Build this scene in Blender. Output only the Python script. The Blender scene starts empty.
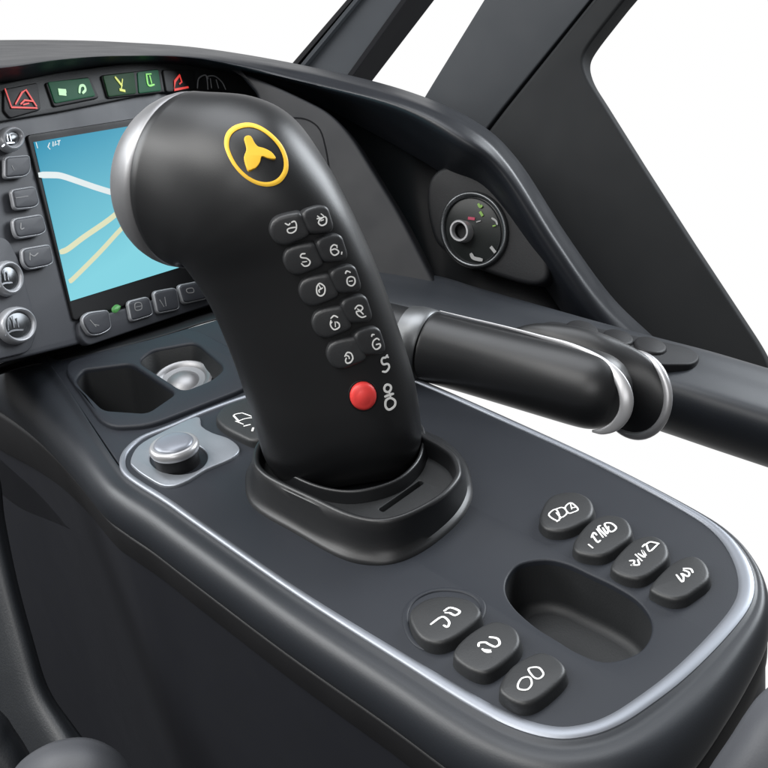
import bpy, bmesh, math
from mathutils import Vector, Matrix
from mathutils.bvhtree import BVHTree
from mathutils.geometry import tessellate_polygon

scene = bpy.context.scene
COL = scene.collection

# ------------------------------------------------------------------ camera model
v1 = Vector((-1259, 605, 0)); v2 = Vector((2224, 1104, 0))
FL = math.sqrt(-(v1.x * v2.x + v1.y * v2.y))
Xc = -Vector((v1.x, v1.y, -FL)).normalized()
Yc = Vector((v2.x, v2.y, -FL)).normalized()
Zc = Xc.cross(Yc).normalized()
Yc = Zc.cross(Xc)
R = Vector((Xc.x, Yc.x, Zc.x)); U = Vector((Xc.y, Yc.y, Zc.y)); F = -Vector((Xc.z, Yc.z, Zc.z))
C = -F * 0.9
UP = Vector((0, 0, 1))

def ray(x, y): return F + R * ((x - 384) / FL) + U * ((384 - y) / FL)
def P(x, y, d): return C + ray(x, y) * d
def PL(x, y, p0, n):
    r = ray(x, y); return C + r * ((p0 - C).dot(n) / r.dot(n))
def Z(x, y, h=0.0): return PL(x, y, Vector((0, 0, h)), UP)

class Frame:
    def __init__(s, o, n, x=None):
        s.o = o.copy(); s.n = n.normalized()
        if x is None: x = R
        s.x = (x - s.n * x.dot(s.n)).normalized(); s.y = s.n.cross(s.x)
    def px(s, x, y, h=0.0):
        p = PL(x, y, s.o + s.n * h, s.n) - s.o
        return (p.dot(s.x), p.dot(s.y))
    def w(s, uv, h=0.0): return s.o + s.x * uv[0] + s.y * uv[1] + s.n * h
    def many(s, pts, h=0.0): return [s.px(a, b, h) for a, b in pts]
def depth(p): return (p - C).dot(F)
GF = Frame(Vector((0, 0, 0)), UP, Vector((1, 0, 0)))

# ------------------------------------------------------------------ materials
MATS = {}
def mat(name, col, rough=0.5, metal=0.0, bump=0.0, bscale=900, spec=0.5, emit=None, es=1.0, coat=0.0, mottle=0.12, rvar=0.08):
    m = bpy.data.materials.new(name); m.use_nodes = True
    nt = m.node_tree; b = nt.nodes['Principled BSDF']
    b.inputs['Roughness'].default_value = rough; b.inputs['Metallic'].default_value = metal
    b.inputs['Specular IOR Level'].default_value = spec
    b.inputs['Coat Weight'].default_value = coat
    tc = nt.nodes.new('ShaderNodeTexCoord')
    n1 = nt.nodes.new('ShaderNodeTexNoise'); n1.inputs['Scale'].default_value = 35; n1.inputs['Detail'].default_value = 5
    nt.links.new(tc.outputs['Object'], n1.inputs['Vector'])
    mx = nt.nodes.new('ShaderNodeMix'); mx.data_type = 'RGBA'
    mx.inputs[6].default_value = (*[c * (1 - mottle) for c in col], 1); mx.inputs[7].default_value = (*[min(1, c * (1 + mottle)) for c in col], 1)
    nt.links.new(n1.outputs['Fac'], mx.inputs[0]); nt.links.new(mx.outputs[2], b.inputs['Base Color'])
    mr = nt.nodes.new('ShaderNodeMapRange'); mr.inputs['To Min'].default_value = max(0.03, rough - rvar); mr.inputs['To Max'].default_value = min(1, rough + rvar)
    nt.links.new(n1.outputs['Fac'], mr.inputs['Value']); nt.links.new(mr.outputs['Result'], b.inputs['Roughness'])
    if bump > 0:
        n2 = nt.nodes.new('ShaderNodeTexNoise'); n2.inputs['Scale'].default_value = bscale; n2.inputs['Detail'].default_value = 2
        nt.links.new(tc.outputs['Object'], n2.inputs['Vector'])
        bp = nt.nodes.new('ShaderNodeBump'); bp.inputs['Strength'].default_value = bump; bp.inputs['Distance'].default_value = 0.0004
        nt.links.new(n2.outputs['Fac'], bp.inputs['Height']); nt.links.new(bp.outputs['Normal'], b.inputs['Normal'])
    if emit:
        b.inputs['Emission Color'].default_value = (*emit, 1); b.inputs['Emission Strength'].default_value = es
    MATS[name] = m; return m

M_panel = mat('console_plastic', (0.017, 0.0195, 0.025), 0.52, bump=0.09, bscale=1500, spec=0.28, mottle=.05, rvar=.04)
M_bolst = mat('bolster_vinyl', (0.015, 0.0175, 0.022), 0.44, bump=0.08, bscale=1300, mottle=.05, rvar=.04)
M_flank = mat('flank_plastic', (0.011, 0.012, 0.016), 0.5, bump=0.06, spec=.4, bscale=1500, mottle=.05, rvar=.04)
M_black = mat('black_plastic', (0.008, 0.008, 0.009), 0.55, bump=0.08, spec=.3)
M_reces = mat('recess_plastic', (0.010, 0.011, 0.012), 0.6, bump=0.2)
M_grip = mat('grip_rubber', (0.0085, 0.009, 0.010), 0.40, bump=0.06, bscale=1800, spec=0.5, mottle=.05, rvar=.04)
M_key = mat('key_plastic', (0.028, 0.029, 0.031), 0.42, bump=0.12)
M_cbtn = mat('console_button', (0.016, 0.017, 0.018), 0.48, bump=0.15)
M_chrome = mat('satin_chrome', (0.32, 0.33, 0.35), 0.30, metal=1.0, mottle=0.04, rvar=0.05)
M_trim = mat('trim_silver', (0.26, 0.275, 0.305), 0.48, metal=0.8, mottle=0.04, rvar=0.05)
M_plate = mat('plate_silver', (0.31, 0.33, 0.36), 0.42, metal=0.7, bump=0.1, mottle=0.05)
M_cap = mat('cap_silver', (0.26, 0.26, 0.268), 0.44, metal=0.75, mottle=0.03)
M_dchrome = mat('dark_chrome', (0.10, 0.105, 0.11), 0.28, metal=0.8)
M_white = mat('legend_white', (0.90, 0.90, 0.88), 0.6, mottle=0.03)
M_yellow = mat('emblem_yellow', (0.92, 0.54, 0.035), 0.5, mottle=0.05)
M_red = mat('red_button', (0.85, 0.06, 0.055), 0.42, mottle=0.03, bump=0.05)
M_dchrome2 = mat('brushed_steel', (0.20, 0.205, 0.21), 0.42, metal=0.9)
M_kface = mat('knob_face', (0.22, 0.235, 0.27), 0.36, metal=0.35, mottle=.04)
M_leaf = mat('leaf_green', (.05, .20, .05), .4, emit=(.1, .35, .1), es=.35)
M_steel = mat('satin_steel', (0.42, 0.42, 0.43), 0.36, metal=0.55, mottle=.04)
M_silver = mat('painted_silver', (0.38, 0.39, 0.41), 0.38, metal=0.4, mottle=.04)
M_dash = mat('dash_vinyl', (0.020, 0.022, 0.026), 0.5, bump=0.3, bscale=700)
M_hood = mat('hood_vinyl', (0.010, 0.0115, 0.015), 0.40, spec=.4, bump=0.10, bscale=1300, mottle=.05)
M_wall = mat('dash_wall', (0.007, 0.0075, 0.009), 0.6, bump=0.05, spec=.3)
M_pod = mat('pod_plastic', (0.007, 0.0075, 0.009), 0.6, spec=.35, bump=0.2)
M_cheek = mat('cheek_plastic', (0.005, 0.0055, 0.0075), 0.55, spec=.35, bump=0.06)
M_fascia = mat('fascia_plastic', (0.048, 0.051, 0.060), 0.55, bump=0.06, mottle=.05)
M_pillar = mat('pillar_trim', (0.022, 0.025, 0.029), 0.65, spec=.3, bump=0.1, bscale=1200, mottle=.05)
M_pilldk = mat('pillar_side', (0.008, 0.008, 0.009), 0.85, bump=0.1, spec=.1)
M_seat = mat('seat_leather', (0.055, 0.058, 0.066), 0.6, bump=0.15, bscale=900)
M_seatdk = mat('seat_side', (0.013, 0.015, 0.018), 0.5, bump=0.3)
M_glass = mat('gauge_glass', (0.012, 0.014, 0.014), 0.3, spec=0.25, mottle=0.3)
M_wred = mat('lamp_red', (0.5, 0.03, 0.02), 0.5, emit=(0.9, 0.05, 0.04), es=0.55)
M_wgreen = mat('lamp_green', (0.2, 0.6, 0.1), 0.5, emit=(0.22, 0.75, 0.12), es=0.4)
M_wpale = mat('lamp_pale', (0.4, 0.6, 0.35), 0.5, emit=(0.45, 0.8, 0.45), es=0.5)
M_lgreen = mat('lens_green', (0.010, 0.075, 0.036), 0.5, spec=.15, emit=(0.01, 0.09, 0.04), es=0.22)
M_lolive = mat('lens_olive', (0.010, 0.045, 0.018), 0.5, spec=.15, emit=(0.01, 0.06, 0.01), es=0.15)
M_wyel = mat('lamp_yellow', (0.6, 0.6, 0.1), 0.5, emit=(0.6, 0.7, 0.1), es=0.35)
M_grey = mat('legend_grey', (0.30, 0.30, 0.30), 0.6)
M_road1 = mat('map_white', (0.0, 0.0, 0.0), 0.5, emit=(0.80, 0.88, 0.88), es=0.85)
M_road2 = mat('map_cream', (0.0, 0.0, 0.0), 0.5, emit=(0.72, 0.74, 0.48), es=0.95)

# ------------------------------------------------------------------ object helpers
LOC = {}
def thing(name, label, cat, loc, group=None):
    o = bpy.data.objects.new(name, None); COL.objects.link(o)
    o.empty_display_size = 0.01
    o.location = loc; o['label'] = label; o['category'] = cat
    if group: o['group'] = group
    LOC[o.name] = Vector(loc); return o

def root_loc(p): return LOC[p.name] if p is not None else Vector((0, 0, 0))

def mk(name, verts, faces, m, parent=None, smooth=True, ang=38, label=None, matidx=None, fixn=True):
    off = root_loc(parent)
    me = bpy.data.meshes.new(name)
    me.from_pydata([tuple(Vector(v) - off) for v in verts], [], [list(f) for f in faces])
    bm = bmesh.new(); bm.from_mesh(me)
    bmesh.ops.remove_doubles(bm, verts=bm.verts, dist=1e-7)
    if fixn: bmesh.ops.recalc_face_normals(bm, faces=bm.faces)
    bm.to_mesh(me); bm.free()
    for q in (m if isinstance(m, (list, tuple)) else [m]): me.materials.append(q)
    for p in me.polygons: p.use_smooth = smooth
    if smooth: me.set_sharp_from_angle(angle=math.radians(ang))
    o = bpy.data.objects.new(name, me); COL.objects.link(o)
    if parent is not None: o.parent = parent
    LOC[o.name] = off
    if label: o['label'] = label
    return o

class MB:
    def __init__(s): s.v = []; s.f = []
    def add(s, v, f):
        k = len(s.v); s.v += [Vector(q) for q in v]; s.f += [[i + k for i in g] for g in f]; return s
    def loft(s, rings, cap0=False, cap1=False, closed=True, dome=None):
        n = len(rings[0]); v = [p for r in rings for p in r]; f = []
        for i in range(len(rings) - 1):
            for j in range(n if closed else n - 1):
                a = i * n + j; b = i * n + (j + 1) % n
                f.append([a, b, b + n, a + n])
        if cap0: f.append(list(range(n))[::-1])
        if cap1: f.append([(len(rings) - 1) * n + j for j in range(n)])
        return s.add(v, f)
    def done(s, name, m, parent=None, **k): return mk(name, s.v, s.f, m, parent, **k)

def rp(pts, r, k=6):
    """round the corners of a closed polygon"""
    out = []; n = len(pts)
    for i in range(n):
        p = Vector(pts[i]).to_2d() if len(pts[i]) > 2 else Vector(pts[i]); a = Vector(pts[i - 1]); b = Vector(pts[(i + 1) % n])
        rr_ = r[i] if isinstance(r, (list, tuple)) else r
        ra = min(rr_, (a - p).length * .48); rb = min(rr_, (b - p).length * .48)
        s = p + (a - p).normalized() * ra; e = p + (b - p).normalized() * rb
        for j in range(k + 1):
            t = j / k; q = s * (1 - t) ** 2 + p * 2 * t * (1 - t) + e * t * t
            out.append((q.x, q.y))
    return out

def cr(p0, p1, p2, p3, t):
    return 0.5 * ((2 * p1) + (p2 - p0) * t + (2 * p0 - 5 * p1 + 4 * p2 - p3) * t * t + (3 * p1 - p0 - 3 * p2 + p3) * t ** 3)
def spl(pts, k=6, closed=True):
    V = [Vector(p) for p in pts]; n = len(V); out = []
    if closed:
        for i in range(n):
            for j in range(k): out.append(cr(V[i - 1], V[i], V[(i + 1) % n], V[(i + 2) % n], j / k))
    else:
        for i in range(n - 1):
            a = V[i - 1] if i else 2 * V[0] - V[1]; d = V[i + 2] if i + 2 < n else 2 * V[-1] - V[-2]
            for j in range(k): out.append(cr(a, V[i], V[i + 1], d, j / k))
        out.append(V[-1])
    return [tuple(q) for q in out]

def area(p): return sum(p[i - 1][0] * p[i][1] - p[i][0] * p[i - 1][1] for i in range(len(p))) / 2
def inset(poly, d):
    n = len(poly); s = 1 if area(poly) > 0 else -1; out = []
    V = [Vector(p) for p in poly]
    for i in range(n):
        dd = d[i] if isinstance(d, (list, tuple)) else d
        a = V[i] - V[i - 1]; b = V[(i + 1) % n] - V[i]
        if a.length < 1e-9: a = b
        if b.length < 1e-9: b = a
        a = a.normalized(); b = b.normalized()
        na = Vector((-a.y, a.x)) * s; nb = Vector((-b.y, b.x)) * s
        m = na + nb
        if m.length < 1e-6: m = na
        m = m.normalized(); c = max(0.5, m.dot(na))
        q = V[i] + m * dd / c; out.append((q.x, q.y))
    return out

def dedupe(poly, eps=2e-5):
    out = []
    for p in poly:
        if not out or math.hypot(p[0] - out[-1][0], p[1] - out[-1][1]) > eps: out.append(p)
    while len(out) > 3 and math.hypot(out[0][0] - out[-1][0], out[0][1] - out[-1][1]) <= eps: out.pop()
    return out

def plate_mb(fr, outer, holes=(), top=0.0, thick=0.004, bev=0.001, mb=None, seg=4, hb=None):
    mb = mb or MB(); outer = dedupe(outer); holes = [dedupe(h) for h in holes]
    prof = [(bev * (1 - math.sin(a)), top - bev * (1 - math.cos(a))) for a in [math.pi / 2 * i / seg for i in range(seg + 1)]]
    tops = []
    for k, lp in enumerate([outer] + list(holes)):
        sg = 1 if k == 0 else -1
        rings = [[fr.w(q, h) for q in inset(lp, sg * d)] for d, h in prof] + [[fr.w(q, top - thick) for q in lp]]
        mb.loft(rings)
        tops.append([(Vector((*q, 0)), fr.w(q, top)) for q in inset(lp, sg * bev)])
    tri = tessellate_polygon([[a for a, _ in t] for t in tops])
    flat = [b for t in tops for _, b in t]
    mb.add(flat, [list(t) for t in tri])
    return mb

def pad_mb(fr, out, h, bev=0.0015, base=-0.002, draft=0.0006, dome=0.0006, mb=None):
    """button: sides with draft, rounded shoulder, softly domed top; 'out' is the top-face outline at shoulder"""
    mb = mb or MB(); out = dedupe(out, 1e-4)
    rings = [[fr.w(q, base) for q in inset(out, -draft * 1.5)], [fr.w(q, h - bev) for q in out]]
    for i in range(1, 6):
        a = math.pi / 2 * i / 5
        rings.append([fr.w(q, h - bev + bev * math.sin(a)) for q in inset(out, bev * (1 - math.cos(a)))])
    cx = sum(p[0] for p in out) / len(out); cy = sum(p[1] for p in out) / len(out)
    last = inset(out, bev)
    for t in (0.8, 0.55, 0.3, 0.1):
        rings.append([fr.w((cx + (q[0] - cx) * t, cy + (q[1] - cy) * t), h + dome * (1 - t * t)) for q in last])
    mb.loft(rings, cap1=True); return mb

def recess_mb(fr, out, depth, top=0.0, draft=0.003, frad=0.006, mb=None):
    mb = mb or MB(); out = dedupe(out, 1e-4)
    rings = [[fr.w(q, top) for q in out], [fr.w(q, top - (depth - frad)) for q in inset(out, draft)]]
    for i in range(1, 6):
        a = math.pi / 2 * i / 5
        rings.append([fr.w(q, top - depth + frad * (1 - math.sin(a))) for q in inset(out, draft + frad * (1 - math.cos(a)))])
    mb.loft(rings, cap1=True); return mb

def ring_mb(fr, out, width, h, base=0.0, mb=None, seg=8):
    """raised rounded band following an outline"""
    mb = mb or MB(); out = dedupe(out, 1e-4)
    rings = []
    for i in range(seg + 1):
        a = math.pi * i / seg
        wd = width if not isinstance(width, list) else None
        if wd is not None: rings.append([fr.w(q, base + h * math.sin(a) ** .7) for q in inset(out, wd * (1 - math.cos(a)) / 2)])
        else: rings.append([fr.w(q, base + h * math.sin(a) ** .7) for q in inset(out, [w_ * (1 - math.cos(a)) / 2 for w_ in width])])
    mb.loft(rings); return mb

def ribbon(mb, fr, uv, wid, h, th=0.0003):
    V = [Vector(p) for p in uv]; n = len(V); L = []; Rr = []
    closed = (V[0] - V[-1]).length < 1e-6
    if closed: V = V[:-1]; n -= 1
    for i in range(n):
        if closed: t = V[(i + 1) % n] - V[i - 1]
        else: t = V[min(i + 1, n - 1)] - V[max(i - 1, 0)]
        if t.length < 1e-9: t = Vector((1, 0))
        t.normalize(); nn = Vector((-t.y, t.x))
        p = V[i]
        if not closed and i == 0: p = p - t * wid * .3
        if not closed and i == n - 1: p = p + t * wid * .3
        k = .5 if (closed or 0 < i < n - 1) else .36
        L.append(p + nn * wid * k); Rr.append(p - nn * wid * k)
    rings = [[fr.w(a, h - th), fr.w(a, h), fr.w(b, h), fr.w(b, h - th)] for a, b in zip(L, Rr)]
    if closed: rings.append(rings[0])
    mb.loft(rings, cap0=not closed, cap1=not closed)

def glyphs(name, fr, strokes, o, m, parent, h, wpx, d_px=None, smooth=True, **k):
    """strokes traced in zoomed coordinates: o=(x0,y0,scale); wpx = stroke width in pixels"""
    mb = MB(); s = wpx if d_px is None else wpx
    for i, st in enumerate(strokes):
        w_ = s
        if isinstance(st[0], (int, float)): w_ = st[0]; st = st[1]
        pts = [(o[0] + a * o[2], o[1] + b * o[2]) for a, b in st]
        if len(pts) > 2 and smooth:
            if pts[0] == pts[-1]:
                q = spl(pts[:-1], 4); q.append(q[0])
            else: q = spl(pts, 4, closed=False)
        else: q = pts
        uv = [fr.px(a, b, h) for a, b in q]
        if pts[0] == pts[-1]: uv[-1] = uv[0]
        d = (PL(pts[0][0], pts[0][1], fr.o, fr.n) - C).dot(F) * 1.22
        ribbon(mb, fr, uv, w_ * d / FL, h + 0.00012 + i * 0.00002)
    return mb.done(name, m, parent, smooth=False, **k)

def tube_mb(pts, rad, n=16, caps=True, mb=None, flat=1.0, up=None):
    mb = mb or MB(); V = [Vector(p) for p in pts]; rings = []
    prev = None
    for i, p in enumerate(V):
        t = (V[min(i + 1, len(V) - 1)] - V[max(i - 1, 0)]).normalized()
        if prev is None:
            a = up or UP
            if abs(a.dot(t)) > .95: a = R
            x = (a - t * a.dot(t)).normalized()
        else: x = (prev - t * prev.dot(t)).normalized()
        prev = x; y = t.cross(x); r = rad[i] if isinstance(rad, (list, tuple)) else rad
        rings.append([p + x * math.cos(2 * math.pi * j / n) * r + y * math.sin(2 * math.pi * j / n) * r * flat for j in range(n)])
    mb.loft(rings, caps, caps); return mb

def surf(name, grid, m, parent, ku=6, kv=6, thick=0.0, **k):
    """smooth surface through a grid of (px, py, depth) control points, given real thickness"""
    rows = [spl(r, ku, closed=False) for r in grid]
    cols = list(zip(*rows))
    cols = [spl(c, kv, closed=False) for c in cols]
    nv = len(cols[0]); nu = len(cols)
    pts = [P(*cols[i][j]) for i in range(nu) for j in range(nv)]
    f = [[i * nv + j, (i + 1) * nv + j, (i + 1) * nv + j + 1, i * nv + j + 1] for i in range(nu - 1) for j in range(nv - 1)]
    o = mk(name, pts, f, m, parent, fixn=True, **k)
    if thick:
        md = o.modifiers.new('thickness', 'SOLIDIFY'); md.thickness = thick; md.offset = 0
    return o

def ell(cx, cy, rx, ry, rot=0, n=40):
    c, s = math.cos(math.radians(rot)), math.sin(math.radians(rot))
    return [(cx + rx * math.cos(t) * c - ry * math.sin(t) * s, cy + rx * math.cos(t) * s + ry * math.sin(t) * c) for t in [2 * math.pi * i / n for i in range(n)]]

# ================================================================== CENTRE CONSOLE
console = thing('center_console', 'dark grey vinyl centre console with silver trim outline, push buttons and storage bins', 'console', Z(450, 520))

outer_px = [(119,462),(124,450),(140,437),(170,425),(200,412),(235,399),(262,391),(330,372),(385,368),(430,384),(500,415),(600,461),(690,508),(728,534),(749,562),(755,588),(747,612),(720,645),(685,679),(650,706),(620,725),(590,736),(555,739),(515,729),(470,706),(400,662),(300,598),(200,528),(165,503),(135,484),(122,473)]
TO = [GF.px(*p) for p in spl(outer_px, 5)]
NTO = len(TO)
# the band is wide round the front corner and slim down the sides
def trimw(i):
    x, y = spl(outer_px, 5)[i]
    if y > 560 and x > 560: k = 1.0
    elif x > 600: k = max(0.55, min(1, (y - 470) / 90))
    elif y > 640: k = 0.75 + 0.25 * (x - 400) / 160 if x > 400 else 0.75
    else: k = 0.52
    return 0.0078 * k
SPO = spl(outer_px, 5)
TW = [trimw(i) for i in range(NTO)]
TW = [sum(TW[(i + k) % NTO] for k in range(-4, 5)) / 9 for i in range(NTO)]
ring_mb(GF, TO, TW, 0.0022, base=-0.001).done('trim_strip', M_trim, console)
TI = inset(TO, [w * .85 for w in TW])

tray_px = [(505.5,591),(508,576),(520,564),(545,559.5),(568,564),(590,574),(615,586),(637,600),(650,617),(651,634),(641,650),(622,659),(601,661),(577,652),(557,640),(535,626),(514,607)]
tray = [GF.px(*p) for p in spl(tray_px, 5)]
SOCK_IN = None
plate_mb(GF, TI, [tray], top=0.0, thick=0.004, bev=0.0012).done('top_panel', M_panel, console)
tr = recess_mb(GF, inset(tray, -0.0002), 0.027, top=-0.001, draft=0.002, frad=0.005).done('storage_tray', M_reces, console)

# -- rear deck with the two bins
deck_px = [(30,338),(60,378),(95,428),(121,466),(128,447),(170,425),(235,399),(330,372),(420,372),(440,345),(380,300),(330,300),(225,316),(150,338),(58,360),(45,352)]
bin1 = rp([(75,384),(83,372),(131,366),(177,396),(148,416),(104,413)], 7)
bin2 = rp([(138,364),(152,353),(196,345),(226,371),(212,383),(184,394)], 8)
rimo = rp([(60,366),(196,330),(262,368),(250,389),(150,428),(105,430)], 18)
b1 = [GF.px(*p) for p in bin1]; b2 = [GF.px(*p) for p in bin2]; ro = [GF.px(*p) for p in rimo]
ri = inset(ro, 0.003)
plate_mb(GF, [GF.px(*p) for p in rp(deck_px, 6)], [ri], top=-0.001, thick=0.006, bev=0.0008).done('rear_deck', M_panel, console)
fr2 = Frame(Vector((0, 0, 0.0025)), UP, Vector((1, 0, 0)))
binrim = plate_mb(GF, ro, [b1, b2], top=0.0022, thick=0.006, bev=0.0018).done('bin_frame', M_panel, console)
recess_mb(GF, inset(b1, -0.0002), 0.045, top=0.0008, draft=0.004, frad=0.008).done('storage_bin', M_reces, console)
recess_mb(GF, inset(b2, -0.0002), 0.017, top=0.0008, draft=0.004, frad=0.008).done('storage_bin', M_reces, console)

# -- padded bolster, reveal strip and flank swept round the trim
path_px = [(-110,225),(-60,268),(-10,308),(30,342),(62,382),(92,428),(119,468),(135,484),(165,503),(200,528),(300,598),(400,662),(470,706),(515,729),(555,739),(590,736),(620,725),(650,706),(685,679),(720,645),(747,612),(755,588),(749,562),(728,534),(690,508),(600,461),(500,415),(430,384),(380,362),(300,322)]
wpx = [2.4,2.4,2.3,2.0,1.6,1.25,1.08] + [1.0,1.0,1.0,1.0,1.02,1.08,1.15,1.25,1.3,1.3,1.25,1.05,.8,.58,.42,.34,.27,.22,.2,.2,.2,.2,.2]
pw = spl([(*GF.px(*p), w) for p, w in zip(path_px, wpx)], 6, closed=False)
def sweep(prof, name, m, zshift=0):
    rings = []
    n = len(pw)
    for i in range(n):
        t = Vector((pw[min(i + 2, n - 1)][0] - pw[max(i - 2, 0)][0], pw[min(i + 2, n - 1)][1] - pw[max(i - 2, 0)][1])).normalized()
        nn = Vector((t.y, -t.x)); w_ = pw[i][2]
        rings.append([Vector((pw[i][0] + nn.x * u * w_, pw[i][1] + nn.y * u * w_, z * (0.5 + .5 * w_ if w_ < 1 else w_) if z > -.1 else z)) for u, z in prof])
    return MB().loft(rings, closed=False).done(name, m, console, ang=60)
bp = [(-0.0012,-0.006),(-0.0008,-0.001),(0.0,-0.0004),(0.0025,-0.0013),(0.0052,-0.0014),(0.0080,-0.0017),(0.0108,-0.0030),(0.0134,-0.0058),(0.0153,-0.0098),(0.0162,-0.0145),(0.0160,-0.0200),(0.0145,-0.0245),(0.0112,-0.0275)]
sweep(spl(bp, 3, closed=False), 'bolster', M_bolst)
sweep([(0.008,-0.0268),(0.0128,-0.0278),(0.0133,-0.0290),(0.0128,-0.044),(0.0122,-0.0455),(0.008,-0.0460)], 'reveal_strip', M_black)
sweep([(0.0075,-0.0455),(0.0107,-0.0466),(0.0107,-0.0475),(0.0107,-0.07),(0.0107,-0.12),(0.0107,-0.25),(0.0107,-0.46)], 'side_panel', M_flank)

# -- push buttons
def cbutton(top_px, h, strokes, o, wpx, rad=12, recess=None):
    fr = Frame(Vector((0, 0, 0)), UP, Vector((1, 0, 0)))
    out = [fr.px(a, b, h) for a, b in spl(top_px, 5)]
    b = pad_mb(fr, out, h, bev=0.0022, base=-0.003, draft=0.0008, dome=0.0006).done('push_button', M_cbtn, console)
    if strokes: glyphs('symbol', fr, strokes, o, M_white, b, h + 0.0006, wpx)
    if recess:
        rr_ = [fr.px(*p) for p in recess]
        ring_mb(fr, rr_, 0.0030, 0.0010, base=-0.0002).done('button_surround', M_panel, console)
    return b
H = 0.0056
o4 = (530, 480, .2344)
cbutton([(539,517),(545,501),(556,493),(575,491),(589,497),(594,507),(590,517),(579,524),(567,529),(553,530),(543,526)], H,
  [[(80,150),(108,125),(125,150),(120,175),(80,150)],[(108,125),(140,118),(158,140),(135,160),(112,140)],[(115,178),(135,160)],[(150,118),(172,98),(195,112),(205,128),(185,138),(165,142),(150,118)],[(172,98),(178,125)],[(180,120),(200,115)]], o4, 1.2)
cbutton([(573,542),(585,525),(598,516),(612,514),(626,518),(632,528),(630,537),(617,547),(605,554),(592,555),(577,551)], H,
  [[(250,275),(268,290)],[(265,235),(288,265),(300,258)],[(262,245),(272,225),(285,235)],[(285,210),(312,245)],[(300,195),(292,205),(325,240)],[(310,205),(330,230),(335,200)],[(318,190),(345,185),(368,205),(345,222),(318,190)]], o4, 1.5)
cbutton([(611,563),(625,546),(638,537),(654,535),(665,541),(669,551),(666,560),(653,571),(642,577),(629,577),(615,571)], H,
  [[(425,345),(445,345),(440,362),(432,362),(465,362),(460,340)],[(450,318),(478,345)],[(462,315),(490,330),(478,300),(495,322)],[(480,285),(495,275),(510,305),(545,275)],[(495,275),(515,265),(550,272)]], o4, 1.5)
cbutton([(650,585),(666,567),(679,558),(694,555),(705,561),(710,572),(707,581),(694,591),(684,597),(670,598),(655,592)], H,
  [[(625,405),(650,435),(655,415),(645,400)],[(650,400),(675,412),(678,395),(655,385)],[(655,378),(685,380),(695,395)]], o4, 1.6)
o5 = (400, 580, .2214)
rec = rp([(399,612),(408,594),(432,586),(466,589),(492,603),(560,640),(575,655),(566,664),(530,650),(500,640),(470,640),(440,655),(414,645),(402,630)], 14)
cbutton([(409,614),(420,601),(441,595),(468,598),(481,610),(474,622),(452,638),(434,642),(418,634)], H + .001,
  [[(140,200),(178,172),(200,168),(222,190),(215,212),(198,205)],[(200,140),(228,125),(270,142),(250,160),(222,148)],[(205,148),(230,150)]], o5, 1.9,
  recess=rp([(400,616),(410,598),(435,587),(468,589),(488,602),(484,622),(460,643),(430,655),(408,643)], 16))
cbutton([(453,651),(470,632),(495,620),(516,628),(519,645),(499,665),(482,672),(463,664)], H + .001,
  [[(355,300),(358,285),(385,282),(400,290),(430,302),(450,288),(440,265),(405,258)],[(372,312),(390,325),(410,325)],[(380,316),(408,318)]], o5, 2.0)
cbutton([(499,685),(513,664),(541,651),(562,661),(564,675),(540,697),(522,703),(506,696)], H + .001,
  [[(532,475),(550,445),(585,440),(595,470),(575,495),(540,493),(532,475)],[(580,405),(600,395),(630,398),(648,425),(630,445),(605,440),(580,405)]], o5, 1.5)
o7 = (220, 390, .078)
cbutton([(216,415),(231,402),(262,397),(278,412),(270,433),(254,440),(238,434),(222,425)], 0.005,
  [[(170,330),(200,310),(285,295)],[(2.0,[(180,335),(240,400)])][0],[(240,400),(300,375),(370,360),(430,350),(285,295)],[(200,400),(300,440)],(1.6,[(310,465),(385,445)]),(2.2,[(425,490),(415,525)])], o7, 0.8)

# -- silver plate with the rotary knob
plate_px = [(131,463),(139,448),(163,434),(197,419),(202,428),(213,435),(230,441),(240,451),(231,461),(206,472),(184,485),(165,488),(147,479),(135,470)]
kp = [GF.px(*p) for p in spl(plate_px, 4)]
hole = [GF.px(*p) for p in ell(179, 460, 29, 17, 0)]
kplate = plate_mb(GF, kp, [hole], top=0.0018, thick=0.003, bev=0.0008).done('knob_plate', M_plate, console)
mbk = recess_mb(GF, inset(hole, -0.0001), 0.008, top=0.001, draft=0.001, frad=0.002); mbk.done('knob_well', M_dchrome, console)
kc = Z(178, 464, 0)
def lathe(c, prof, n=48, mb=None):
    mb = mb or MB()
    return mb.loft([[c + Vector((math.cos(2 * math.pi * j / n) * r, math.sin(2 * math.pi * j / n) * r, z)) for j in range(n)] for r, z in prof], cap1=True)
knob = lathe(kc, [(0.0128,-0.007),(0.0130,0.004),(0.0130,0.0095),(0.0115,0.0098)]).done('rotary_knob', M_black, console)
lathe(kc, [(0.0125,0.0085),(0.0140,0.0090),(0.0146,0.0104),(0.0145,0.0122),(0.0137,0.0136),(0.0126,0.0142),(0.0116,0.0141),(0.0113,0.0136)]).done('knob_ring', M_steel, knob)
lathe(kc, [(0.0116,0.0130),(0.0115,0.0143),(0.0108,0.0151),(0.009,0.0158),(0.006,0.0163),(0.003,0.0165),(0.0008,0.01655)]).done('knob_cap', M_kface, knob)

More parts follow.
